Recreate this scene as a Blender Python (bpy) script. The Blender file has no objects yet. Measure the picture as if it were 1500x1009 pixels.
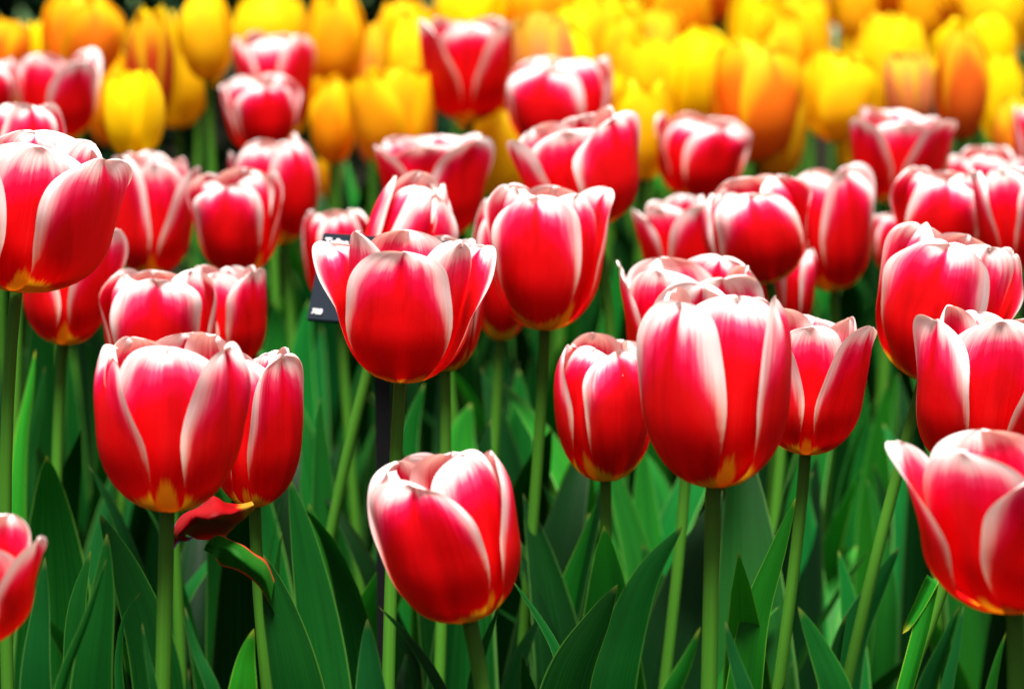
import bpy, math, random
import numpy as np
from mathutils import Vector

# ------------------------------------------------------------------ camera, sky, sun, exposure
sc = bpy.context.scene
C = sc.collection
F = 6000.0                       # focal length in photograph pixels (photo 1500 x 1009)
PITCH = math.radians(9.84)
ZC = 0.75
cam_d = bpy.data.cameras.new('camera'); cam = bpy.data.objects.new('camera', cam_d); C.objects.link(cam)
cam.location = (0, 0, ZC); cam.rotation_euler = (math.pi/2 - PITCH, 0, 0)
cam_d.sensor_width = 36; cam_d.lens = 144.0
cam_d.clip_start = 0.05; cam_d.clip_end = 300
cam_d.dof.use_dof = True; cam_d.dof.focus_distance = 1.73; cam_d.dof.aperture_fstop = 11.5
sc.camera = cam
w = bpy.data.worlds.new('World'); sc.world = w; w.use_nodes = True
nt = w.node_tree
sky = nt.nodes.new('ShaderNodeTexSky'); sky.sky_type = 'NISHITA'; sky.sun_disc = False
SUN_EL, SUN_AZ = math.radians(73), math.radians(-172)      # azimuth from +Y towards +X
sky.sun_elevation = SUN_EL; sky.sun_rotation = SUN_AZ
sky.dust_density = 4.0
hs = nt.nodes.new('ShaderNodeHueSaturation'); hs.inputs['Saturation'].default_value = 0.12      # thin white cloud veil
nt.links.new(sky.outputs[0], hs.inputs['Color']); nt.links.new(hs.outputs[0], nt.nodes['Background'].inputs[0]); nt.nodes['Background'].inputs[1].default_value = 0.06
sun_d = bpy.data.lights.new('sun', 'SUN'); sun = bpy.data.objects.new('sun', sun_d); C.objects.link(sun)
sun_d.energy = 5.0; sun_d.angle = math.radians(20); sun_d.color = (1.0, 0.95, 0.88)
sd = Vector((math.sin(SUN_AZ)*math.cos(SUN_EL), math.cos(SUN_AZ)*math.cos(SUN_EL), math.sin(SUN_EL)))
sun.rotation_euler = (-sd).to_track_quat('-Z', 'Y').to_euler()
sc.view_settings.view_transform = 'Standard'; sc.view_settings.look = 'None'
sc.view_settings.exposure = 1.28; sc.view_settings.gamma = 1

CAMP = np.array([0, 0, ZC])
FWD = np.array([0, math.cos(PITCH), -math.sin(PITCH)])
UP = np.array([0, math.sin(PITCH), math.cos(PITCH)])
RT = np.array([1.0, 0, 0])
def at(px, py, D):                # the point seen at a place of the photo, D metres away
    return CAMP + D*(FWD + RT*((px-750)/F) - UP*((py-504.5)/F))
def proj(P):
    q = P - CAMP; d = q@FWD
    return 750 + F*(q@RT)/d, 504.5 - F*(q@UP)/d

# ------------------------------------------------------------------ materials
def mat(name):
    m = bpy.data.materials.new(name); m.use_nodes = True
    t = m.node_tree; t.nodes.clear()
    return m, t
class G:                          # tiny node helper
    def __init__(s, t): s.t = t
    def n(s, typ, ins=None, **kw):
        nd = s.t.nodes.new(typ)
        for k, v in kw.items(): setattr(nd, k, v)
        for k, v in (ins or {}).items():
            if isinstance(v, bpy.types.NodeSocket): s.t.links.new(v, nd.inputs[k])
            else: nd.inputs[k].default_value = v
        return nd
    def math(s, op, a, b=0.0, c=0.0, clamp=False):
        nd = s.n('ShaderNodeMath', {0: a, 1: b, 2: c}, operation=op); nd.use_clamp = clamp
        return nd.outputs[0]
    def mix(s, f, a, b, blend='MIX'):
        nd = s.t.nodes.new('ShaderNodeMix'); nd.data_type = 'RGBA'; nd.blend_type = blend
        for i, v in ((0, f), (6, a), (7, b)):
            if isinstance(v, bpy.types.NodeSocket): s.t.links.new(v, nd.inputs[i])
            else: nd.inputs[i].default_value = v
        return nd.outputs[2]
    def sstep(s, x, a, b):
        nd = s.n('ShaderNodeMapRange', {0: x, 1: a, 2: b, 3: 0.0, 4: 1.0}); nd.interpolation_type = 'SMOOTHSTEP'
        return nd.outputs[0]
    def ramp(s, x, stops):
        nd = s.n('ShaderNodeValToRGB', {0: x}); r = nd.color_ramp
        r.elements[0].position, r.elements[0].color = stops[0][0], (*stops[0][1], 1)
        r.elements[1].position, r.elements[1].color = stops[-1][0], (*stops[-1][1], 1)
        for p, c in stops[1:-1]:
            e = r.elements.new(p); e.color = (*c, 1)
        return nd.outputs[0]
    def out(s, col, transl, tfac, rough=0.45, spec=0.3, bump=None, strength=0.2, dist=0.0006):
        ins = {'Base Color': col, 'Roughness': rough, 'Specular IOR Level': spec}
        p = s.n('ShaderNodeBsdfPrincipled', ins)
        tr = s.n('ShaderNodeBsdfTranslucent', {'Color': transl})
        if bump is not None:
            b = s.n('ShaderNodeBump', {'Strength': strength, 'Distance': dist, 'Height': bump})
            s.t.links.new(b.outputs[0], p.inputs['Normal'])
        mx = s.n('ShaderNodeMixShader', {0: tfac, 1: p.outputs[0], 2: tr.outputs[0]})
        o = s.n('ShaderNodeOutputMaterial', {0: mx.outputs[0]})

def streaks(g, su, sv, detail=3):
    uv = g.n('ShaderNodeUVMap'); uv.uv_map = 'UVMap'
    oi = g.n('ShaderNodeObjectInfo')
    xyz = g.n('ShaderNodeSeparateXYZ', {0: uv.outputs[0]})
    r = g.math('MULTIPLY', oi.outputs['Random'], 37.0)
    v = g.n('ShaderNodeCombineXYZ', {0: g.math('MULTIPLY', xyz.outputs[0], su), 1: g.math('MULTIPLY', xyz.outputs[1], sv), 2: r})
    nz = g.n('ShaderNodeTexNoise', {'Vector': v.outputs[0], 'Scale': 1.0, 'Detail': detail, 'Roughness': 0.6})
    return nz.outputs[0], xyz, oi

def petal_material(name='red_white_petal', wilt=0.0):
    m, t = mat(name); g = G(t)
    fine, xyz, oi = streaks(g, 38, 1.6)
    broad, _, _ = streaks(g, 4.2, 1.6, 2)
    u = g.math('ABSOLUTE', g.math('MULTIPLY_ADD', xyz.outputs[0], 2.0, -1.0)); v = xyz.outputs[1]
    at_ = g.n('ShaderNodeAttribute', attribute_name='rim')
    q = at_.outputs['Fac']
    q = g.math('ADD', q, g.math('MULTIPLY', g.math('SUBTRACT', fine, 0.5), 0.34))
    q = g.math('ADD', q, g.math('MULTIPLY', g.math('SUBTRACT', broad, 0.5), 0.6))
    q = g.math('MULTIPLY', q, 0.5, clamp=True)
    top = g.ramp(q, [(0.0, (.93, .88, .87)), (.12, (.94, .83, .80)), (.225, (.94, .48, .50)), (.32, (.88, .06, .17)), (.43, (.82, .003, .055)), (.64, (.74, .0012, .008)), (1.0, (.70, .001, .004))])
    low = g.ramp(q, [(0.0, (.93, .80, .68)), (.08, (.93, .66, .52)), (.22, (.88, .30, .20)), (.38, (.74, .01, .008)), (1.0, (.66, .001, .002))])
    col = g.mix(g.sstep(v, .38, .72), low, top)
    # darker red streaking down the body of the petal
    col = g.mix(g.math('MULTIPLY', g.sstep(broad, .46, .66), .38), col, (.45, .3, .3, 1), 'MULTIPLY')
    col = g.mix(g.math('MULTIPLY', g.sstep(fine, .5, .75), .16), col, (.55, .3, .3, 1), 'MULTIPLY')
    ab = g.n('ShaderNodeAttribute', attribute_name='blotch')
    yb = g.math('ADD', ab.outputs['Fac'], g.math('MULTIPLY', g.math('SUBTRACT', fine, 0.5), 0.14))
    ymask = g.sstep(yb, -.03, .035)
    col = g.mix(ymask, col, (.80, .50, .012, 1))
    if wilt: col = g.mix(wilt, col, (.30, .25, .9, 1), 'MULTIPLY')       # older, darker crimson petal
    tr = g.mix(1.0, col, (1.15, .74, .62, 1), 'MULTIPLY')
    g.out(col, tr, 0.08 if wilt else 0.27, 0.50, 0.13, fine, 0.5)
    return m

def yellow_material():
    m, t = mat('yellow_petal'); g = G(t)
    fine, xyz, oi = streaks(g, 40, 2.0)
    at_ = g.n('ShaderNodeAttribute', attribute_name='rim')
    q = g.math('ADD', at_.outputs['Fac'], g.math('MULTIPLY', g.math('SUBTRACT', fine, 0.5), 0.8))
    q = g.sstep(q, .25, 1.45)
    edge = g.mix(0.58, oi.outputs['Color'], (.93, .72, .006, 1))
    col = g.mix(q, edge, oi.outputs['Color'])
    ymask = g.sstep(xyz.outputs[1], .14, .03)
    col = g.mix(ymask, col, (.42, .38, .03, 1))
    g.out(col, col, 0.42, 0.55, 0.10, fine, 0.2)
    return m

def leaf_material(name='tulip_leaf', rim=(.07, .20, .035, 1), r0=.90):
    m, t = mat(name); g = G(t)
    fine, xyz, oi = streaks(g, 34, 1.0, 2)
    big, _, _ = streaks(g, 2.2, 2.6, 2)
    u = g.math('ABSOLUTE', g.math('MULTIPLY_ADD', xyz.outputs[0], 2.0, -1.0))
    base = g.ramp(oi.outputs['Random'], [(0, (.002, .036, .003)), (.35, (.002, .058, .005)), (.7, (.003, .080, .012)), (1, (.010, .095, .004))])
    col = g.mix(g.math('MULTIPLY', g.sstep(fine, .42, .68), .35), base, (.010, .12, .018, 1))
    col = g.mix(g.math('MULTIPLY', g.sstep(big, .45, .7), .45), col, (.002, .035, .006, 1))
    col = g.mix(g.sstep(u, r0, .99), col, rim)
    col = g.mix(g.sstep(xyz.outputs[1], .985, 1.0), col, (.12, .16, .03, 1))
    tone = g.mix(1.0, col, oi.outputs['Color'], 'MULTIPLY')
    tr = g.mix(1.0, tone, (1.3, 1.5, .5, 1), 'MULTIPLY')
    g.out(tone, tr, 0.20, 0.45, 0.09, fine, 0.45)
    return m

def stem_material():
    m, t = mat('tulip_stem'); g = G(t)
    fine, xyz, oi = streaks(g, 16, 3.0, 3)
    col = g.mix(fine, (.038, .165, .010, 1), (.085, .27, .026, 1))
    col = g.mix(g.math('MULTIPLY', g.sstep(xyz.outputs[1], .80, 1.0), .65), col, (.025, .045, .006, 1))  # cup's shadow painted into the stem colour, darkening its upper end
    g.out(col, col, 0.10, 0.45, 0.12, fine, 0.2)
    return m

def soil_material():
    m, t = mat('soil'); g = G(t)
    tc = g.n('ShaderNodeTexCoord')
    nz = g.n('ShaderNodeTexNoise', {'Vector': tc.outputs['Object'], 'Scale': 60.0, 'Detail': 6.0})
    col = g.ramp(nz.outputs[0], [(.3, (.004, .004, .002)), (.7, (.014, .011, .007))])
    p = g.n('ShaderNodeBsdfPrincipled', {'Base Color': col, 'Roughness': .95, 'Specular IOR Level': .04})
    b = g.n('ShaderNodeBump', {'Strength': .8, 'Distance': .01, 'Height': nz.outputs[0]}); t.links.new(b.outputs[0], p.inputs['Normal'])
    g.n('ShaderNodeOutputMaterial', {0: p.outputs[0]})
    return m
def lawn_material():
    m, t = mat('lawn'); g = G(t)
    tc = g.n('ShaderNodeTexCoord')
    nz = g.n('ShaderNodeTexNoise', {'Vector': tc.outputs['Object'], 'Scale': 14.0, 'Detail': 8.0})
    col = g.ramp(nz.outputs[0], [(.3, (.04, .10, .02)), (.6, (.07, .15, .04)), (.75, (.14, .22, .10))])
    p = g.n('ShaderNodeBsdfPrincipled', {'Base Color': col, 'Roughness': .9})
    g.n('ShaderNodeOutputMaterial', {0: p.outputs[0]})
    return m
def path_material():
    m, t = mat('pale_path'); g = G(t)
    tc = g.n('ShaderNodeTexCoord')
    nz = g.n('ShaderNodeTexNoise', {'Vector': tc.outputs['Object'], 'Scale': 30.0, 'Detail': 8.0})
    col = g.ramp(nz.outputs[0], [(.3, (.14, .19, .15)), (.7, (.24, .30, .25))])
    p = g.n('ShaderNodeBsdfPrincipled', {'Base Color': col, 'Roughness': .9})
    g.n('ShaderNodeOutputMaterial', {0: p.outputs[0]})
    return m
def plain(name, c, rough=.5, spec=.4):
    m, t = mat(name); g = G(t)
    tc = g.n('ShaderNodeTexCoord')
    nz = g.n('ShaderNodeTexNoise', {'Vector': tc.outputs['Object'], 'Scale': 90.0, 'Detail': 4.0})
    col = g.mix(nz.outputs[0], (c[0]*.8, c[1]*.8, c[2]*.8, 1), (*c, 1))
    p = g.n('ShaderNodeBsdfPrincipled', {'Base Color': col, 'Roughness': rough, 'Specular IOR Level': spec})
    g.n('ShaderNodeOutputMaterial', {0: p.outputs[0]})
    return m
RED, YEL, LEAF, STEM = petal_material(), yellow_material(), leaf_material(), stem_material()
SIGNM = plain('dark_sign_board', (.004, .009, .018), .6, .12); POSTM = plain('black_post', (.004, .004, .005), .6, .2); TXTM = plain('white_lettering', (.8, .8, .82), .6)
LEAFRED = leaf_material('red_rimmed_leaf', (.40, .03, .02, 1), .84)
WILT = petal_material('wilted_petal', .9)
HEDGEM = plain('hedge_leaf', (.006, .03, .010), .6, .08)

# ------------------------------------------------------------------ mesh helpers
def grid_mesh(name, P, uv, rim=None, material=None):
    nv, nu, _ = P.shape
    faces = [(i*nu+j, i*nu+j+1, (i+1)*nu+j+1, (i+1)*nu+j) for i in range(nv-1) for j in range(nu-1)]
    me = bpy.data.meshes.new(name)
    me.from_pydata(P.reshape(-1, 3).tolist(), [], faces)
    l = me.uv_layers.new(name='UVMap')
    idx = np.empty(len(me.loops), dtype=np.int32); me.loops.foreach_get('vertex_index', idx)
    l.data.foreach_set('uv', uv.reshape(-1, 2)[idx].astype(np.float32).ravel())
    if rim is not None:
        if rim.ndim == 2: rim = np.stack([rim, -np.ones_like(rim)], -1)
        for k, nm in enumerate(('rim', 'blotch')):
            a = me.attributes.new(nm, 'FLOAT', 'POINT'); a.data.foreach_set('value', np.ascontiguousarray(rim[..., k]).ravel().astype(np.float32))
    me.polygons.foreach_set('use_smooth', [True]*len(me.polygons))
    if material: me.materials.append(material)
    return me
def link(name, me, parent=None, color=None):
    o = bpy.data.objects.new(name, me); C.objects.link(o)
    if parent is not None: o.parent = parent
    if color is not None: o.color = (*color, 1)
    return o
def thing(name, loc, label, cat, group=None):
    o = bpy.data.objects.new(name, None); C.objects.link(o); o.location = loc; o.empty_display_size = .03
    o['label'] = label; o['category'] = cat
    if group: o['group'] = group
    return o
def sm(x, a, b):
    t = np.clip((x-a)/(b-a), 0, 1); return t*t*(3-2*t)

# ------------------------------------------------------------------ one petal, in cup units (radius 1, height 1)
def petal(rng, inner, az, o, nv, nu):
    x = np.linspace(0, 1, nv); T = (1-(1-x)**1.75)[:, None]*np.ones((1, nu)); U = np.linspace(-1, 1, nu)[None, :]*np.ones((nv, 1))
    opn = o['open']*(.93 if inner else 1) + rng.uniform(-.07, .07) + o.get('d_open', 0)
    L = o.get('len', 1)*(rng.uniform(.97, 1.05) if inner else rng.uniform(.94, 1.02))
    zb, vb = o['zb']*1.32, .50
    rs = .82 if inner else 1.0
    W = (o.get('wi', .86) if inner else o.get('wo', .92))*rng.uniform(.94, 1.06)
    a = np.clip(T/vb, 0, 1)*math.pi/2
    s = np.clip((T-vb)/(1-vb), 0, 1)
    curl = o.get('curl', -.16 if o['open'] < 1.02 else 0) + rng.uniform(-.06, .09)
    r = np.where(T < vb, .10+.90*np.sin(a)**1.0, 1+(opn-1)*s**1.7+.05*np.sin(math.pi*s))
    z = np.where(T < vb, zb*(1-np.cos(a)), zb+(L-zb)*(s+.06*np.sin(math.pi*s)))
    k = np.clip((T-.74)/.26, 0, 1)**2
    r = r + curl*k*.55; z = z - .10*abs(curl)*k
    r = r*rs
    b = .32+.68*sm(T, 0, .5)
    tau = np.clip((T-.50)/.50, 0, 1); tip = np.clip(1-tau**o.get('tipn', 3.0), 0, 1)**o.get('tipp', .48)
    hw = W*b*tip
    rho = np.maximum(r, .22)*(1+ (o.get('flat', .25)+rng.uniform(-.1, .25))*sm(T, .3, .9))
    rho = np.maximum(rho, W*.62*b)
    phi = U*hw/rho
    lat = rho*np.sin(phi); rad = r - rho*(1-np.cos(phi))
    fl = (o.get('flare', .0)+rng.uniform(-.03, .12))*(.25 if inner else 1)*tip**.5
    fs = rng.uniform(-.1, .1)
    rad = rad + (fl+fs*np.sign(U))*np.abs(U)**2.2*sm(T, .35, .85)
    if inner: rad = rad - .07*np.abs(U)**2*sm(T, .3, .7)
    cr = o.get('crease', .07)*rng.uniform(.6, 1.5)*np.exp(-(U/.20)**2)*sm(T, .30, .95)*tip**.3
    rad = rad - (cr if not inner else cr*.9)
    z = z + rng.uniform(-.03, .03)*U*sm(T, .6, .9)*tip**.5 - .028*np.exp(-(U/.14)**2)*sm(T, .85, 1)*rng.uniform(.2, 1.6)
    p1, p2, p3 = rng.uniform(0, 6.28, 3)
    wv = o.get('wave', rng.uniform(.03, .085))*tip**.6*(.45 if inner else 1)
    rad = rad + wv*np.abs(U)**2*np.sin(T*7.5+p1+U*1.5) + .022*np.sin(U*4.6+p2+1.2*T)*sm(T, .1, .5)*tip**.5
    z = z + wv*.9*np.abs(U)*sm(T, .55, 1)*np.sin(U*5+p3)
    lat = lat*(1+.07*np.sin(T*5+p3)+.05*np.sin(T*9+p1)*np.sign(U)*sm(T, .4, .8)) + rng.uniform(-.08, .08)*s
    az = az + rng.uniform(-.10, .10)
    X = lat*math.cos(az) + rad*math.sin(az); Y = lat*math.sin(az) - rad*math.cos(az)
    P = np.stack([X, Y, z], -1)
    ds = (1-np.abs(U))*b*np.maximum(tip, .25)*W; dt = (1-T)*1.65
    d = 1/(1/(ds+.012)**3+1/(dt+.012)**3)**(1/3)
    wm = .03+.38*sm(T, .24, .75)*o.get('rimw', 1)*rng.uniform(.85, 1.15)
    q = d/wm + np.clip((.42-T)/.42, 0, 1)*1.6
    if inner: q = np.minimum(q, .55+np.abs(np.abs(U)-.045)*13+np.clip(.92-T, 0, 1)*1.1)
    else: q = q + .5*np.exp(-(U/.09)**2)*sm(T, .5, .8)
    uv = np.stack([(U+1)/2, T], -1)
    bs = rng.uniform(.8, 1.2)*o.get('base', 1)
    blotch = (.10+.20*np.exp(-(U/.30)**2) if inner else .15+.09*np.abs(U)**1.5)*bs - T
    return P, uv, np.stack([np.clip(q, 0, 3), blotch], -1)

def build_cup(seed, o, nv, nu):
    rng = np.random.default_rng(seed); out = []
    for kind in (1, 0):
        for k in range(3):
            az = math.radians(o['rot'] + 120*k + (60 if kind else 0))
            oo = dict(o); oo.update(o.get('p', {}).get((k, kind), {}))
            out.append(petal(rng, bool(kind), az, oo, nv, nu))
    return out
def place_cup(petals, base, sx, sz, tilt, lean):
    ct, st = math.cos(tilt), math.sin(tilt); cl, sl = math.cos(lean), math.sin(lean)
    out = []
    for P, uv, q in petals:
        x, y, z = P[..., 0]*sx, P[..., 1]*sx, P[..., 2]*sz
        y, z = y*cl - z*sl, y*sl + z*cl                    # lean towards the camera
        x, z = x*ct + z*st, -x*st + z*ct                   # tilt sideways
        out.append(np.stack([x, y, z], -1) + base)
    return out
def fit_cup(petals, x0, x1, top, bx, by, D, lean=0.0, max_tilt=.30, fit_tilt=True, tilt=0.0):
    base = at(bx, by, D); sx = (x1-x0)*D/F/2.2; sz = (by-top)*D/F
    for _ in range(6):
        Q = np.concatenate([p.reshape(-1, 3) for p in place_cup(petals, base, sx, sz, tilt, lean)])
        X, Y = proj(Q)
        sx *= np.clip((x1-x0)/(X.max()-X.min()), .6, 1.6)
        sz *= np.clip((by-top)/max(by-Y.min(), 1), .6, 1.6)
        if fit_tilt:
            tilt += .7*((x0+x1)/2-(X.max()+X.min())/2)/((by-top)*.62)
            tilt = float(np.clip(tilt, -max_tilt, max_tilt))
    return base, sx, sz, tilt

# ------------------------------------------------------------------ stems and leaves
def bez(ps, n):
    ps = [np.asarray(p, float) for p in ps]; t = np.linspace(0, 1, n)[:, None]
    if len(ps) == 3: return (1-t)**2*ps[0]+2*t*(1-t)*ps[1]+t*t*ps[2]
    return (1-t)**3*ps[0]+3*t*(1-t)**2*ps[1]+3*t*t*(1-t)*ps[2]+t**3*ps[3]
def catmull(ps, n):
    ps = [np.asarray(p, float) for p in ps]; ps = [2*ps[0]-ps[1]]+ps+[2*ps[-1]-ps[-2]]
    kn = np.concatenate([[0], np.cumsum([max(np.linalg.norm(q-p), 1e-6)**.5 for p, q in zip(ps, ps[1:])])])   # centripetal: no loops
    out = []
    for x in np.linspace(kn[1], kn[-2], n):
        k = int(np.clip(np.searchsorted(kn, x, 'right')-1, 1, len(ps)-3)); t0, t1, t2, t3 = kn[k-1:k+3]; p0, p1, p2, p3 = ps[k-1:k+3]
        A1 = ((t1-x)*p0+(x-t0)*p1)/(t1-t0); A2 = ((t2-x)*p1+(x-t1)*p2)/(t2-t1); A3 = ((t3-x)*p2+(x-t2)*p3)/(t3-t2)
        B1 = ((t2-x)*A1+(x-t0)*A2)/(t2-t0); B2 = ((t3-x)*A2+(x-t1)*A3)/(t3-t1)
        out.append(((t2-x)*B1+(x-t1)*B2)/(t2-t1))
    return np.array(out)
def tube_mesh(name, pts, r0, r1, material, sides=10):
    n = len(pts); P = np.zeros((n, sides+1, 3)); uv = np.zeros((n, sides+1, 2))
    T = np.gradient(pts, axis=0); T /= np.linalg.norm(T, axis=1)[:, None]
    for i in range(n):
        s = np.cross(T[i], [0, 1, 0.01]); s /= np.linalg.norm(s); b = np.cross(T[i], s)
        rr = r0+(r1-r0)*i/(n-1)
        for j in range(sides+1):
            a = 2*math.pi*j/sides; P[i, j] = pts[i]+rr*(math.cos(a)*s+math.sin(a)*b); uv[i, j] = (j/sides, i/(n-1))
    return grid_mesh(name, P, uv, None, material)
def leaf_mesh(pts, width, side, rng, fold=.35, twist=0.0, nu=7, material=None, wave=.05, wpos=.42, blunt=.8):
    n = len(pts); T = np.gradient(pts, axis=0); T /= np.maximum(np.linalg.norm(T, axis=1), 1e-9)[:, None]
    P = np.zeros((n, nu, 3)); uv = np.zeros((n, nu, 2))
    seg = np.linalg.norm(np.diff(pts, axis=0), axis=1); sl = np.concatenate([[0], np.cumsum(seg)]); sl /= sl[-1]
    ph = rng.uniform(0, 6.28)
    for i in range(n):
        t = sl[i]
        if t < wpos: wd = .55+.45*math.sin(t/wpos*math.pi/2)
        else:
            q = (t-wpos)/(1-wpos); wd = max(1-q**1.9, 0)**blunt
        S = side - T[i]*(side@T[i]); S /= np.linalg.norm(S); N = np.cross(T[i], S)
        a = twist*(t-.3); S, N = S*math.cos(a)+N*math.sin(a), N*math.cos(a)-S*math.sin(a)
        for j in range(nu):
            u = -1+2*j/(nu-1)
            fo = fold*(1-.5*t)*abs(u)**1.4 + wave*u*math.sin(9*t+ph)*t
            P[i, j] = pts[i] + S*(u*wd*width) + N*(fo*wd*width)
            uv[i, j] = ((u+1)/2, t)
    return grid_mesh('leaf', P, uv, None, material or LEAF)

ROOTS = []
def add_stem(root, base, axis, rootp, r=.0034):
    L = np.linalg.norm(base-rootp)
    pts = bez([rootp, rootp+np.array([0, 0, 1])*L*.35, base-axis*L*.25, base+axis*.002], 16) - rootp
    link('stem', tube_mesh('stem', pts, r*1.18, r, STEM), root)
def free_leaf(root, rootp, rng, top, spread, width, az=None, tone=None):
    az = rng.uniform(0, 6.28) if az is None else az
    d = np.array([math.sin(az), math.cos(az), 0]); side = np.array([d[1], -d[0], 0])
    k = rng.uniform(.5, 1.15)
    tip = d*spread + np.array([rng.uniform(-.02, .02), rng.uniform(-.02, .02), top])
    mid = d*spread*.35 + np.array([0, 0, top*rng.uniform(.55, .72)])
    pts = bez([d*.004, d*.02+np.array([0, 0, top*.45]), mid+np.array([0, 0, top*.22*k]), tip], 18)
    me = leaf_mesh(pts, width, side, rng, rng.uniform(.25, .6), rng.uniform(-.9, .9))
    g = rng.choice([.25, .4, .6, .85, 1.2, 2.0])*rng.uniform(.85, 1.15)
    link('leaf', me, root, tone or (g, g, g*rng.uniform(.8, 1.25)))

def tulip(name, label, group, seed, x0, x1, top, bx, by, D, o, xb=None, petal_mat=None, color=None, res=(26, 17), leaves=3, lean=0.0, leaf_top=(.24, .36), fit_tilt=True, tilt=0.0, stem_r=.0026):
    rng = np.random.default_rng(seed+1000)
    cup = build_cup(seed, o, *res)
    base, sx, sz, tilt = fit_cup(cup, x0, x1, top, bx, by, D, math.radians(lean), fit_tilt=fit_tilt, tilt=math.radians(tilt))
    if xb is None: xb = bx + rng.uniform(-22, 22)
    q = at(xb, 1009 if by < 960 else by+100, D)
    dirv = (q-base); f = base[2]/max(base[2]-q[2], .02); f = min(f, 6)
    dx = float(np.clip(dirv[0]*f, -.13, .13))
    rootp = np.array([base[0]+dx, base[1]+rng.uniform(-.02, .02), 0.0])
    root = thing(name, rootp.tolist(), label, 'tulip', group)
    ax = np.array([math.sin(tilt), 0, math.cos(tilt)])
    for (P, (_, uv, rim)) in zip(place_cup(cup, base-rootp, sx, sz, tilt, math.radians(lean)), cup):
        link('petal', grid_mesh('petal', P, uv, rim, petal_mat or RED), root, color)
    add_stem(root, base, ax, rootp, stem_r)
    for _ in range(leaves):
        free_leaf(root, rootp, rng, rng.uniform(*leaf_top), rng.uniform(.03, .11), rng.uniform(.015, .029))
    ROOTS.append((rootp, root))
    return root, rootp

# ------------------------------------------------------------------ setting
def plane(name, x0, x1, y0, y1, z, m, kind='structure'):
    me = bpy.data.meshes.new(name); me.from_pydata([(x0, y0, z), (x1, y0, z), (x1, y1, z), (x0, y1, z)], [], [(0, 1, 2, 3)]); me.materials.append(m)
    o = link(name, me); o['kind'] = kind; return o
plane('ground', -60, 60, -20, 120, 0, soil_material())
plane('lawn', -60, 60, 7.4, 120, .004, lawn_material())
plane('path', 0.30, 60, 7.8, 9.8, .008, path_material())

def hedge(name, label, x0, x1, y0, y1, h, seed, n):
    rng = np.random.default_rng(seed); V = []; Fc = []
    for _ in range(n):
        c = np.array([rng.uniform(x0, x1), rng.uniform(y0, y1), h*rng.uniform(0, 1)**.7])
        c[2] *= 1-.12*math.sin(c[0]*9+seed)**2
        d = rng.normal(size=3); d /= np.linalg.norm(d); e = np.cross(d, rng.normal(size=3)); e /= np.linalg.norm(e)
        a = rng.uniform(.02, .04); k = len(V)
        V += [tuple(c-d*a), tuple(c+e*a*.45), tuple(c+d*a), tuple(c-e*a*.45)]; Fc.append((k, k+1, k+2, k+3))
    me = bpy.data.meshes.new('foliage'); me.from_pydata(V, [], Fc); me.materials.append(HEDGEM)
    r = thing(name, ((x0+x1)/2, (y0+y1)/2, 0), label, 'hedge')
    me.transform(__import__('mathutils').Matrix.Translation(-Vector(r.location)))
    link('foliage', me, r)
    return r
hedge('hedge', 'low dark green hedge behind the yellow tulips at the left', -1.5, 0.30, 4.9, 5.3, .70, 3, 10000)

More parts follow.
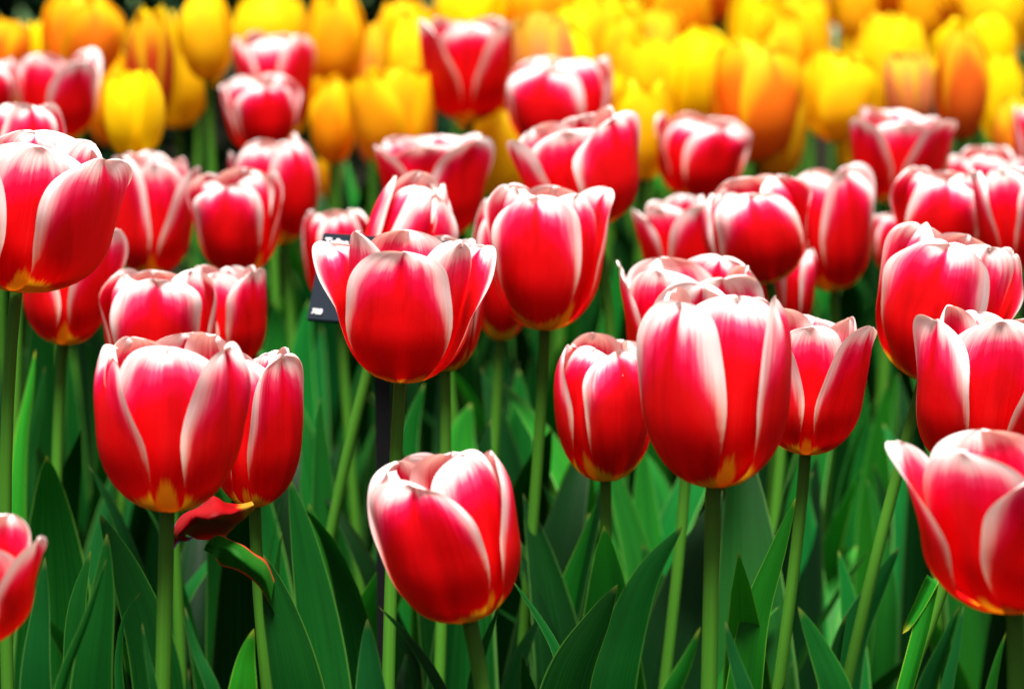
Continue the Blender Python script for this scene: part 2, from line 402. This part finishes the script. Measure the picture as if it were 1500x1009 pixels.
# ------------------------------------------------------------------ red tulips
RG = 'red tulips with white petal edges'
def O(rot=0, open=1.0, zb=.36, **k): return dict(rot=rot, open=open, zb=zb, **k)
REDS = [
 # label, seed, x0, x1, top, base x, base y, distance, shape, stem x at the frame's bottom, extra
 ('large open red tulip cut by the left edge, its wide gap showing one inner petal', 101, -118, 194, 190, 24, 424, 1.72, O(66, 1.08, .32, wo=.95, wi=.82), 20, {}),
 ('red tulip mostly hidden behind the large open one at the left edge', 2, -25, 97, 150, 30, 300, 2.1, O(20, .85), 8, {}),
 ('blurred spread-open red tulip at the upper left in front of orange ones', 3, 14, 150, 70, 88, 207, 2.6, O(30, 1.15, wo=.72), 75, {}),
 ('blurred red tulip cut by the left edge near the top', 4, -75, 32, 82, -25, 200, 2.62, O(10, 1.0), None, {}),
 ('shaded red tulip with yellow base just below the big open one at the left edge', 5, 33, 188, 312, 92, 503, 2.0, O(62, 1.1, .3), 88, {}),
 ('red tulip with tattered yellow base between the left edge tulip and two pink-rimmed ones', 6, 162, 294, 220, 218, 404, 2.25, O(65, 1.12, .3), 150, {}),
 ('round-bodied red tulip second from the left in the middle row, front petal edged white', 7, 273, 415, 245, 352, 402, 2.2, O(-8, .95, .36), 372, {}),
 ('tall red tulip standing behind the round-bodied one, its bare stem visible below', 8, 335, 467, 195, 415, 355, 2.45, O(40, 1.0), 418, {}),
 ('square-topped red tulip, lower of two stacked before the yellow tulips', 9, 322, 442, 108, 388, 225, 2.6, O(25, .98), 402, {}),
 ('blurred red tulip, upper of two stacked before the yellow tulips', 10, 340, 462, 45, 408, 195, 2.8, O(55, 1.0), None, {}),
 ('dark red vase-shaped tulip standing highest against the yellow ones', 11, 613, 760, 25, 687, 178, 2.7, O(62, 1.12, .38, wo=.9), 690, {}),
 ('rounded red tulip right of the vase-shaped one, low against the yellow', 12, 742, 898, 82, 822, 228, 2.6, O(-20, .8), None, {}),
 ('big flared red tulip with its left petal bent out, below the yellow rows', 13, 742, 938, 155, 872, 332, 2.15, O(46, 1.02, .36, wave=.06), 850, {}),
 ('red tulip with outward-bent white tips between the vase-shaped tulip and the sign', 14, 548, 724, 195, 640, 350, 2.35, O(50, 1.18, wave=.06, curl=.15), 690, {}),
 ('red tulip with overlapping domed petals peeking over the sharp central tulip', 15, 545, 694, 250, 560, 470, 1.98, O(30, .72), 488, {}),
 ('sharp central red tulip with flared side petals hiding the black sign', 16, 457, 727, 336, 586, 558, 1.70, O(-4, 1.16, .36, wave=.03, flat=.5, p={(0, 0): dict(d_open=-.15), (1, 0): dict(d_open=.18, curl=.12, len=.93), (2, 0): dict(d_open=.18, curl=.12, len=.92)}), 578, {}),
 ('tall egg-shaped red tulip right of the sharp central one', 17, 710, 900, 268, 798, 482, 1.95, O(-10, .92, .36, p={(1, 0): dict(curl=.25, d_open=.1)}), 768, {}),
 ('shaded red tulip half hidden between the central and the egg-shaped tulips', 18, 690, 790, 280, 733, 498, 2.12, O(0, .85), 712, {}),
 ('red tulip whose dark base shows only at the right of the central tulip', 19, 585, 712, 345, 652, 543, 1.92, O(0, .9), 640, {}),
 ('pale-rimmed red tulip behind the black sign', 20, 442, 548, 306, 498, 450, 2.3, O(15, .9), 525, {}),
 ('red tulip with a pointed pale petal at the upper right of the big flared one', 21, 960, 1101, 165, 1018, 292, 2.6, O(25, 1.0), None, {}),
 ('blurred red tulip with drooping white tips right of the orange tulips', 22, 1245, 1402, 156, 1310, 298, 2.5, O(55, 1.15, curl=.1), None, {}),
 ('globe-shaped red tulip with a broad white-edged front petal, right of centre', 23, 1028, 1190, 255, 1128, 413, 2.1, O(5, .85, .36), 1085, {}),
 ('red tulip with a flared left petal half hidden behind the globe-shaped one', 24, 925, 1052, 284, 1000, 420, 2.28, O(40, 1.15), 1062, {}),
 ('tall magenta-flushed red tulip with pale yellow base right of the globe-shaped one', 25, 1150, 1282, 238, 1222, 425, 2.3, O(25, .95), 1185, {}),
 ('red tulip of which one pointed petal shows under the globe-shaped tulip', 26, 1085, 1197, 352, 1140, 490, 2.15, O(-40, .9), 1132, {}),
 ('red tulip with crumpled white top and one long outflung petal behind the biggest tulip', 27, 903, 1120, 372, 1010, 565, 1.92, O(30, 1.15, wave=.07), 975, {}),
 ('biggest tall red tulip right of centre, deep cup with rolled white shoulders', 28, 932, 1160, 411, 1045, 711, 1.62, O(-42, .88, .36, wo=.82, rimw=1.15, p={(1, 1): dict(d_open=.05)}), 1043, {'stem_r': .0031}),
 ('red tulip with flat white top and yellow base leaning on the biggest tulip', 29, 1095, 1285, 450, 1180, 664, 1.80, O(56, 1.12, .34), 1150, {}),
 ('small closed red tulip with tapering base left of the biggest tulip', 30, 811, 962, 487, 887, 703, 1.88, O(25, .78, .42), 887, {}),
 ('large red tulip with broad white crown at the right behind the wavy-edged one', 131, 1283, 1500, 325, 1352, 557, 1.85, O(-22, 1.0, .36), 1285, {}),
 ('round red tulip with a thick white arch on its front petal, upper right', 32, 1303, 1450, 243, 1375, 385, 2.2, O(-10, .85), None, {}),
 ('red tulip at the upper right edge showing a scarlet inner petal', 33, 1420, 1548, 245, 1488, 400, 2.15, O(40, 1.0), None, {}),
 ('low pink-topped red tulip peeking behind the white-arched one', 34, 1388, 1505, 214, 1447, 340, 2.55, O(50, 1.0, wave=.06), None, {}),
 ('blurred red tulip sliver at the right edge among the orange tulips', 35, 1484, 1600, 150, 1540, 290, 2.6, O(10, 1.0), None, {}),
 ('red tulip with wavy folded petal edges and one upright white petal at the right edge', 36, 1337, 1560, 446, 1425, 690, 1.72, O(62, 1.04, .36, wave=.07, wo=.78), 1330, {}),
 ('front right red tulip with a long outward petal, cut by the right edge', 37, 1297, 1650, 628, 1487, 893, 1.52, O(22, 1.22, .34, wo=.85), 1489, {'stem_r': .0034}),
 ('red tulip cut by the lower left corner showing one curled petal', 38, -210, 69, 750, -62, 950, 1.5, O(-42, 1.30, .36, curl=-.1, wo=.86, wi=.7), -60, {}),
 ('large front left red tulip with two big petals meeting over an inner one', 39, 137, 368, 486, 245, 746, 1.62, O(60, .98, .36, wo=.84, rimw=1.1), 238, {'stem_r': .0031}),
 ('red tulip with a torn drooping petal behind the large front left one', 40, 300, 445, 508, 373, 741, 1.74, O(45, 1.05, .34), 391, {}),
 ('broad red tulip with white-arched front petal above the large front left one', 41, 145, 318, 393, 240, 560, 1.95, O(-2, .95), 250, {}),
 ('red tulip with a flaring white right edge above the drooping-petal one', 42, 268, 391, 388, 338, 540, 2.0, O(55, 1.05, wave=.06), 345, {}),
 ('lowest red tulip at the bottom centre, tipped left with a notched front petal', 143, 538, 763, 658, 688, 907, 1.60, O(-22, .98, .36, wo=.98), 692, {'stem_r': .0031}),
 ('tiny visible piece of a red tulip between the tall magenta one and the white-crowned one', 44, 1272, 1340, 312, 1305, 400, 2.4, O(0, .9), None, {}),
]
ROOT_OF = {}
for (lab, seed, x0, x1, top, bx, by, D, o, xb, ex) in REDS:
    near = D < 2.05
    lt = (.24, .38) if D > 1.8 else (.20, .32)
    ROOT_OF[seed] = tulip('red_tulip', lab, RG, seed, x0, x1, top, bx, by, D, o, xb, leaves=4 if D < 1.9 else 6, res=(30, 21) if near else (20, 13), leaf_top=lt, **ex)

# ------------------------------------------------------------------ leaves that can be told apart at the front, each a part of the nearest plant
def px_leaf(tip, ctrl, D, width_px, fold=.35, twist=0., yaw=0., tone=(1, 1, 1), dd=0., seed=0, wpos=.42, bend=0., plant=None, blunt=.8):
    rng = np.random.default_rng(900+seed)
    pts = [at(tip[0], tip[1], D+dd)] + [at(x, y, D) for x, y in ctrl]
    last = pts[-1]
    if plant is None:
        cand = min(ROOTS, key=lambda r: (r[0][0]-last[0])**2*2+(r[0][1]-last[1])**2)
    else: cand = (ROOT_OF[plant][1], ROOT_OF[plant][0])
    rootp, root = cand
    if last[2] > .08:
        v = last-pts[-2]; m = last + v/np.linalg.norm(v)*last[2]*.35
        m = .5*m + .5*(last*.4+rootp*.6); m[2] = min(m[2], last[2]*.6)
        pts.append(m)
    pts.append(rootp+np.array([0, 0, .005]))
    P = catmull(pts[::-1], 64) - rootp; wpos = min(.86, wpos+.16)
    side = RT*math.cos(yaw)+FWD*math.sin(yaw)
    k = .72 if max(tone) < 1.65 else .9
    link('leaf', leaf_mesh(P, width_px*D/F/2, side, rng, fold, twist, 9, wpos=wpos, blunt=blunt), root, tuple(k*c for c in tone))
A, B_, L_ = (1, 1, 1), (.7, .8, .8), (1.7, 1.6, 1.2)
px_leaf((157, 780), [(152, 860), (135, 1009)], 1.60, 74, .30, .3, .2, (1, 1.05, .8), seed=1, wpos=.6)
px_leaf((157, 816), [(128, 905), (88, 1015)], 1.57, 24, .8, .2, .5, (1.5, 1.5, 1.3), seed=2, wpos=.6)
px_leaf((133, 805), [(112, 890), (112, 1009)], 1.66, 54, .3, 0, -.3, (.9, 1, .7), seed=3, wpos=.6)
px_leaf((66, 815), [(60, 890), (52, 1009)], 1.6, 58, .25, 0, .1, (1, 1.1, 1.3), seed=4, wpos=.6)
px_leaf((207, 866), [(184, 900), (174, 960), (176, 1020)], 1.66, 26, .3, .4, 0, (1.5, 1.6, 1.5), seed=5)
px_leaf((208, 911), [(215, 955), (226, 1015)], 1.58, 24, .3, 0, .3, (1.2, 1.2, 1.3), seed=6, wpos=.6)
px_leaf((270, 887), [(285, 945), (318, 1030)], 1.55, 34, .3, .2, .2, (1.2, 1.2, 1.4), seed=7, wpos=.6)
px_leaf((277, 977), [(276, 1010), (280, 1060)], 1.52, 24, .5, 0, .2, A, seed=8, wpos=.7)
px_leaf((146, 752), [(190, 850), (232, 1000)], 1.8, 78, .2, .1, .2, (.6, .8, .5), seed=9, wpos=.6)
px_leaf((413, 777), [(406, 830), (398, 960)], 1.86, 36, .3, 0, .3, (1.3, 1.3, .9), seed=10)
px_leaf((386, 812), [(412, 900), (440, 1020)], 1.7, 82, .25, .2, .2, (.75, .8, .5), seed=11, wpos=.65)
px_leaf((424, 700), [(446, 800), (478, 1009)], 1.85, 74, .3, .2, -.2, (.9, 1, .8), seed=12, wpos=.55)
px_leaf((452, 736), [(478, 840), (492, 1009)], 1.95, 66, .3, .2, .3, (1, 1.15, .8), seed=13, wpos=.55)
px_leaf((372, 920), [(362, 960), (355, 1030)], 1.62, 60, .3, .2, .3, (1.8, 1.9, .8), seed=14, wpos=.7)
px_leaf((300, 690), [(318, 800), (330, 1009)], 2.0, 60, .3, .2, .1, (1.1, 1.2, .8), seed=15)
px_leaf((538, 905), [(540, 950), (545, 1030)], 1.62, 76, .3, 0, .2, (.8, .9, 1.1), seed=16, wpos=.6)
px_leaf((554, 887), [(595, 930), (655, 1030)], 1.63, 38, .35, .3, .1, (.8, .95, .8), seed=17)
px_leaf((735, 881), [(718, 925), (698, 990), (694, 1040)], 1.62, 36, .5, .2, .5, (1.2, 1.25, .9), seed=18, wpos=.6)
px_leaf((882, 720), [(862, 790), (832, 890), (822, 1009)], 1.98, 58, .25, .2, .1, (1.5, 1.6, .7), seed=19, wpos=.5)
px_leaf((905, 855), [(878, 905), (830, 1009)], 1.72, 92, .25, -.1, .3, (.55, .7, .45), seed=20, wpos=.6)
px_leaf((1000, 770), [(950, 840), (915, 930), (890, 1040)], 1.85, 84, .22, -.2, .2, (.55, .75, .45), seed=21, wpos=.5)
px_leaf((748, 846), [(786, 900), (818, 960), (830, 1040)], 1.75, 30, .3, .2, .2, (1.4, 1.5, 1.4), seed=22)
px_leaf((792, 705), [(825, 760), (860, 850), (865, 1000)], 2.1, 46, .3, .2, .1, (1, 1.2, .9), seed=23)
px_leaf((1026, 918), [(1008, 965), (975, 1040)], 1.55, 52, .35, .2, .3, (1.8, 1.8, 1.1), seed=24, wpos=.65)
px_leaf((1062, 908), [(1075, 960), (1098, 1040)], 1.58, 40, .3, .1, .2, (.9, 1.0, 1.4), seed=25, wpos=.65)
px_leaf((1166, 728), [(1138, 810), (1108, 900), (1092, 1000)], 1.78, 62, .22, .2, .1, (1.3, 1.45, .6), seed=26, wpos=.5)
px_leaf((1169, 888), [(1198, 945), (1232, 1040)], 1.6, 66, .3, .1, .2, (.85, 1.05, .7), seed=27, wpos=.65)
px_leaf((1240, 899), [(1228, 945), (1212, 1030)], 1.68, 46, .4, .1, .4, (.6, .75, .6), seed=28, wpos=.6)
px_leaf((1406, 886), [(1386, 940), (1352, 1040)], 1.58, 46, .5, .1, .4, (1.0, 1.15, 1.0), seed=29, wpos=.65)
px_leaf((1412, 884), [(1402, 940), (1382, 1040)], 1.60, 30, .4, .1, -.3, (.8, 1.0, 1.3), seed=30, wpos=.6)
px_leaf((1474, 925), [(1462, 965), (1448, 1040)], 1.6, 32, .4, .1, .2, (1.3, 1.4, .9), seed=31, wpos=.6)
px_leaf((1318, 800), [(1290, 850), (1250, 930), (1230, 1020)], 1.95, 72, .25, .2, .1, (1.0, 1.2, 1.6), seed=32, wpos=.5)
px_leaf((1228, 805), [(1240, 860), (1252, 960)], 2.0, 66, .25, .2, .1, (1.6, 1.8, 1.7), seed=33)
px_leaf((1270, 700), [(1290, 780), (1300, 900)], 2.1, 50, .25, .2, .3, (1.0, 1.3, 1.4), seed=34)
px_leaf((1322, 928), [(1346, 885), (1366, 846), (1356, 900), (1325, 1020)], 1.66, 26, .9, .0, .2, (3.2, 2.4, .9), seed=35, wpos=.7, blunt=.4)
px_leaf((52, 512), [(44, 570), (32, 640), (26, 760)], 2.05, 26, .6, .2, .2, (4.5, 3.2, 1.6), seed=36, wpos=.6)
px_leaf((66, 535), [(58, 590), (42, 660), (34, 780)], 2.1, 30, .4, .2, .2, (.7, .8, 1.0), seed=37, wpos=.6)
px_leaf((622, 560), [(600, 640), (590, 740), (585, 860)], 2.15, 70, .25, .2, .2, (2.0, 2.4, 2.4), seed=38)
px_leaf((690, 590), [(676, 640), (672, 700), (670, 900)], 2.3, 84, .25, .2, .1, (2.4, 2.6, 2.8), seed=39, wpos=.6)
px_leaf((760, 540), [(762, 620), (758, 720), (755, 900)], 2.35, 80, .25, .2, .1, (1.8, 2.2, 2.0), seed=40)
px_leaf((452, 440), [(440, 540), (436, 650), (430, 900)], 2.4, 80, .25, .1, .1, (1.5, 2.0, 1.8), seed=41)
px_leaf((468, 580), [(470, 650), (475, 760), (478, 900)], 2.05, 56, .25, .1, .1, (.8, 1.0, .9), seed=42)
px_leaf((1190, 690), [(1180, 720), (1186, 800), (1190, 950)], 2.2, 60, .2, .3, .1, (2.6, 2.8, 2.8), seed=43)
px_leaf((940, 640), [(944, 720), (950, 820), (950, 950)], 2.2, 70, .2, .3, .1, (1.6, 1.9, 1.9), seed=44)
px_leaf((1300, 560), [(1290, 640), (1284, 740), (1280, 950)], 2.3, 70, .2, .3, .1, (1.0, 1.4, 1.0), seed=45)
px_leaf((1240, 470), [(1250, 560), (1256, 700), (1258, 950)], 2.45, 70, .2, .3, .1, (1.0, 1.5, 1.0), seed=46)
px_leaf((905, 380), [(900, 450), (890, 560), (880, 800)], 2.6, 70, .2, .3, .1, (1.2, 1.7, 1.2), seed=47)

# torn drooping petal and a red-rimmed leaf under the front-left pair
r40, rp40 = ROOT_OF[40][0], ROOT_OF[40][1]
rng = np.random.default_rng(77)
def sheet(name, rows, D0, m, parent, rp, color=None, bulge=.0):
    P = np.array([[at(x, y, D0+dz) for (x, y, dz) in row] for row in rows])
    nv0, nu0 = P.shape[:2]; nv, nu = 20, 13
    R = np.stack([catmull(list(row), nu) for row in P]); R = np.stack([catmull(list(R[:, j]), nv) for j in range(nu)], 1)
    V, U = np.meshgrid(np.linspace(0, 1, nv), np.linspace(-1, 1, nu), indexing='ij')
    cr = bulge*(np.sin(V*13+U*3)*.5+np.sin(V*7-U*6+1)*.6+np.sin(V*23+U*9)*.25)*np.clip(V*4, 0, 1)
    R = R + cr[..., None]*(FWD*.8+UP*.5)
    d = np.minimum((1-np.abs(U)), (1-V)*1.5)
    rim = d/.06 + 1.0*(V < .8)
    me = grid_mesh(name, R-rp, np.stack([(U+1)/2, V], -1), np.stack([np.clip(rim, 0, 3), .13-V], -1), m)
    return link(name, me, parent, color)
pt = sheet('petal', [[(369, 734, 0), (372, 739, -.004), (373, 746, -.002)],
             [(352, 738, .004), (356, 747, -.010), (358, 760, .004)],
             [(330, 738, .006), (338, 752, -.020), (344, 772, .012)],
             [(313, 727, .002), (324, 750, -.024), (330, 784, .016)],
             [(296, 737, .006), (306, 756, -.026), (316, 788, .018)],
             [(276, 744, .010), (284, 758, -.020), (294, 786, .016)],
             [(262, 760, .010), (268, 772, -.014), (276, 784, .010)],
             [(254, 776, .008), (256, 788, .002), (272, 790, -.004)],
             [(253, 800, .012), (262, 797, .004), (284, 788, .0)]], 1.70, WILT, r40, rp40, bulge=.0022)
pt['label'] = 'drooping torn red petal with yellow base hanging from the cup'
lf = sheet('leaf', [[(404, 905, .012), (398, 880, .004), (402, 850, .010)],
             [(384, 866, .008), (386, 846, -.002), (390, 822, .008)],
             [(364, 846, .004), (368, 828, -.005), (374, 811, .004)],
             [(344, 834, .002), (350, 814, -.006), (356, 797, .002)],
             [(326, 826, .006), (332, 804, -.004), (338, 788, .004)],
             [(316, 818, -.006), (319, 800, .0), (322, 784, .002)],
             [(310, 812, .004), (306, 803, .004), (312, 788, .004)],
             [(298, 804, .000), (300, 801, .0), (306, 793, .002)]], 1.69, LEAFRED, r40, rp40, (1.3, 1.3, .9), bulge=.0012)
lf['label'] = 'green petal-like leaf with a red curled rim'

# ------------------------------------------------------------------ black label sign
def sign():
    D0 = 1.93
    tl = at(473, 340, D0); bl = at(447, 468, D0-.012)
    right = at(700, 356, D0-.018) - tl; right /= np.linalg.norm(right)
    down = bl - tl; down -= right*(down@right)*0.35; hgt = np.linalg.norm(down); dn = down/hgt
    nrm = np.cross(right, dn); nrm /= np.linalg.norm(nrm)
    if nrm@FWD > 0: nrm = -nrm
    wid = 225*D0/F; th = .003
    c = [tl, tl+right*wid, tl+right*wid+down, tl+down]
    foot = np.array([at(564, 600, D0)[0], at(564, 600, D0)[1]+.012, 0.0])
    root = thing('plant_label_sign', foot.tolist(), 'dark label board with white number on a black post behind the sharp central tulip', 'sign')
    import bmesh
    bm = bmesh.new()
    vs = [bm.verts.new((p-foot).tolist()) for p in c] + [bm.verts.new((p-nrm*th-foot).tolist()) for p in c]
    for f in ((0, 1, 2, 3), (7, 6, 5, 4), (0, 4, 5, 1), (1, 5, 6, 2), (2, 6, 7, 3), (3, 7, 4, 0)): bm.faces.new([vs[i] for i in f])
    bmesh.ops.recalc_face_normals(bm, faces=bm.faces)
    bmesh.ops.bevel(bm, geom=bm.edges[:], offset=.0006, segments=2, affect='EDGES')
    me = bpy.data.meshes.new('board'); bm.to_mesh(me); bm.free(); me.materials.append(SIGNM); link('board', me, root)
    # post: a flat black stake
    bm = bmesh.new()
    cen = tl+right*wid*.42+down*.55-nrm*.012-foot
    hw, ht = .0036, .003
    ring = []
    for z, s in ((0, .9), (cen[2]*.5, 1), (cen[2], 1)):
        k = z/cen[2]
        ring.append([bm.verts.new((cen[0]*k+sx*hw*s, cen[1]*k+sy*ht*s, z)) for sx, sy in ((-1, -1), (1, -1), (1, 1), (-1, 1))])
    for a, b in zip(ring, ring[1:]):
        for i in range(4): bm.faces.new((a[i], a[(i+1) % 4], b[(i+1) % 4], b[i]))
    bm.faces.new(ring[-1]); bm.faces.new(ring[0][::-1])
    bmesh.ops.recalc_face_normals(bm, faces=bm.faces)
    me = bpy.data.meshes.new('post'); bm.to_mesh(me); bm.free(); me.materials.append(POSTM); link('post', me, root)
    from mathutils import Matrix
    def text(name, body, size, org, shear=.2):
        cu = bpy.data.curves.new(name, 'FONT'); cu.body = body; cu.size = size; cu.shear = shear; cu.offset = size*.022; cu.extrude = .0002
        ob = bpy.data.objects.new('tmp', cu); C.objects.link(ob)
        dg = bpy.context.evaluated_depsgraph_get(); me = bpy.data.meshes.new_from_object(ob.evaluated_get(dg)); bpy.data.objects.remove(ob)
        me.name = name; M = Matrix((Vector(right), Vector(-dn), Vector(nrm))).transposed().to_4x4()
        me.transform(M); me.transform(Matrix.Translation(Vector(org-foot+nrm*.0006))); me.materials.clear(); me.materials.append(TXTM)
        link(name, me, root)
    text('number_text', '708', .0034, tl+down*.93+right*.0018)
    text('name_text', 'Tulipa', .0048, tl+down*.145+right*.0016)
sign()

# ------------------------------------------------------------------ yellow and orange tulips behind
YG = 'yellow and orange tulips behind the red ones'
cY, cA, cO, cR, cP = (.93, .64, .003), (.90, .34, .004), (.84, .19, .008), (.55, .055, .008), (.80, .28, .10)
YS = [
 ('bright yellow closed tulip standing alone in front at the upper left', 152, 242, 103, 198, 232, 2.40, cY, .5),
 ('big broad orange-yellow tulip at the top left', 60, 186, -14, 118, 122, 2.75, (.86, .24, .01), .6),
 ('dark red-orange tulip behind the bright yellow closed one', 184, 255, 14, 222, 182, 2.62, cR, .5),
 ('yellow tulip rim showing round the dark red-orange one', 186, 264, 6, 228, 190, 2.85, cY, .6),
 ('tall yellow tulip with a bare green stem, top left', 260, 342, -16, 305, 118, 2.75, (.90, .50, .006), .5),
 ('orange-red tulip cut by the top left edge', -30, 46, 24, 5, 120, 2.8, cO, .6),
 ('yellow tulip between the left edge orange one and the big broad one', 28, 72, 40, 50, 140, 3.0, cY, .5),
 ('yellow tulip top behind the two stacked red tulips', 338, 450, -12, 395, 110, 3.0, (.92, .55, .006), .6),
 ('amber tulip right of the two stacked red tulips, at the top', 448, 536, -12, 492, 130, 2.85, (.90, .40, .006), .6),
 ('salmon-topped orange tulip left of the vase-shaped red one', 512, 575, 30, 545, 160, 2.9, (.86, .30, .03), .5),
 ('yellow tulip leaning against the vase-shaped red one', 560, 636, 14, 600, 180, 2.8, (.92, .56, .006), .5),
 ('amber tulip low behind the tall red one of the left group', 452, 522, 108, 488, 240, 2.75, cA, .55),
 ('wide amber tulip with a bent yellow petal below the vase-shaped red one', 508, 640, 92, 580, 242, 2.7, (.88, .40, .006), .75),
 ('yellow tulip low between the vase-shaped red one and the big flared red one', 690, 770, 160, 735, 290, 2.75, (.92, .56, .006), .6),
 ('yellow tulip top just above the vase-shaped red one', 640, 745, -30, 690, 90, 3.0, cY, .7),
 ('orange tulip right of the vase-shaped red one, at the top', 745, 822, -40, 790, 78, 3.0, (.88, .36, .006), .6),
 ('yellow tulip with a pale rim right of the orange top one', 800, 885, 4, 845, 130, 2.95, (.92, .52, .006), .5),
 ('amber tulip with twin tips above the rounded red one', 876, 946, 22, 905, 150, 2.9, (.90, .45, .006), .6),
 ('yellow tulip with one tip bent outward above the rounded red one', 886, 932, 100, 900, 200, 2.8, cY, .8),
 ('big pale-rimmed yellow tulip at the top right of centre', 968, 1078, 38, 1015, 190, 2.8, cY, .5),
 ('orange-tinted yellow tulip behind the big pale-rimmed one', 930, 1000, 10, 960, 140, 3.0, (.90, .42, .02), .5),
 ('small yellow tulip low between two red tulips, right of the big flared one', 915, 990, 130, 945, 240, 2.8, cA, .6),
 ('yellow tulip with orange middle and a dark base, top right', 1118, 1188, 30, 1150, 128, 2.95, (.90, .38, .006), .55),
 ('amber tulip with pointed open tips next to a dark green gap', 1098, 1182, 130, 1135, 262, 2.7, (.90, .44, .006), .8),
 ('wide yellow tulip right of the dark green gap', 1172, 1288, 70, 1230, 208, 2.75, (.92, .54, .006), .65),
 ('thin yellow tulip left of the drooping-tipped red one', 1224, 1262, 170, 1246, 262, 2.75, (.92, .5, .006), .5),
 ('amber tulip high at the top right edge of the frame', 1226, 1286, -40, 1255, 64, 3.2, (.90, .46, .006), .6),
 ('salmon-pink striped yellow tulip, right', 1294, 1368, 74, 1335, 190, 2.8, cP, .6),
 ('tall orange-red tulip, the darkest at the right', 1368, 1450, 40, 1408, 205, 2.75, (.80, .14, .012), .45),
 ('bright yellow tulip right of the tall orange-red one', 1434, 1500, 78, 1465, 212, 2.85, cY, .6),
 ('orange tulip cut by the right edge above the red row', 1456, 1530, 140, 1492, 250, 2.65, (.86, .28, .02), .6),
 ('broad amber tulip in the top right corner', 1380, 1520, -55, 1430, 36, 3.1, (.92, .50, .006), .7),
 ('yellow tulip between the big pale-rimmed one and the orange-middled one', 1060, 1125, 50, 1092, 180, 2.95, (.92, .58, .006), .55),
 ('yellow tulip behind the salmon-pink striped one', 1280, 1345, 20, 1310, 150, 3.05, cY, .6),
 ('yellow tulip top above the tall orange-red one, left of the corner', 1318, 1396, -50, 1356, 70, 3.2, (.92, .50, .006), .7),
 ('small amber tulip low on a thin stem behind the left red group', 462, 500, 228, 482, 290, 2.9, cA, .6),
]
seed = 200
for (lab, x0, x1, top, bx, by, D, col, op) in YS:
    seed += 1
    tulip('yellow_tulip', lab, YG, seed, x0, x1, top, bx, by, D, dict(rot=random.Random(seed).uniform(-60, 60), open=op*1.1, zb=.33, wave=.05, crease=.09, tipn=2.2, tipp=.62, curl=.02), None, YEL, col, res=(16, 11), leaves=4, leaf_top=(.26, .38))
# the dense rows behind, each plant still its own object
rnd = random.Random(11)
n = 0
D = 2.70
while D < 4.7:
    px = -60 + rnd.uniform(0, 60)
    while px < 1570:
        left = px < 640
        dens = 1.0
        if left and D > 3.25: dens = 0.0
        if D < 2.95: dens = 0.0 if px < 760 else .75
        if 640 <= px < 780 and D > 3.6: dens = .3
        if rnd.random() < dens:
            Dj = D + rnd.uniform(-.07, .07)
            zb_ = rnd.uniform(.375, .43) + (.015 if px > 800 else -.01)
            ang = math.atan2(ZC-zb_, Dj) - PITCH
            by = 504.5 + F*math.tan(ang)
            if by < 4: px += .08*F/D; continue
            h = .070*rnd.uniform(.85, 1.15)*F/Dj; wd = .050*rnd.uniform(.8, 1.25)*F/Dj
            c = rnd.choices([cY, (.92, .58, .006), (.91, .50, .006), cA, cO, cP], [5, 4, 3, 3.2, 1.8, 1.2])[0]
            zone = 'left' if px < 500 else ('centre' if px < 950 else 'right')
            row = 'front' if D < 3.3 else ('middle' if D < 3.8 else 'farthest')
            cn = {cY: 'bright yellow', cA: 'amber', cO: 'orange', cP: 'salmon-tinted'}.get(c, 'golden yellow')
            lab = '%s tulip blurred among the %s of the dense yellow rows, top %s' % (cn, row, zone)
            seed += 1
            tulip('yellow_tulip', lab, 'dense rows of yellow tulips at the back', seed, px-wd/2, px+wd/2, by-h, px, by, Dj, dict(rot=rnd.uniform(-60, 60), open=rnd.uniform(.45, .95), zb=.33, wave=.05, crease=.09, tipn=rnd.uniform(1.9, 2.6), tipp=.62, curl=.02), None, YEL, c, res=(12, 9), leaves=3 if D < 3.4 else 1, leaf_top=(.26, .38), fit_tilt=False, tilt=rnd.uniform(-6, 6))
            n += 1
        px += rnd.uniform(.062, .09)*F/D
    D += .15
print('reds', len(REDS), 'yellows', len(YS)+n)
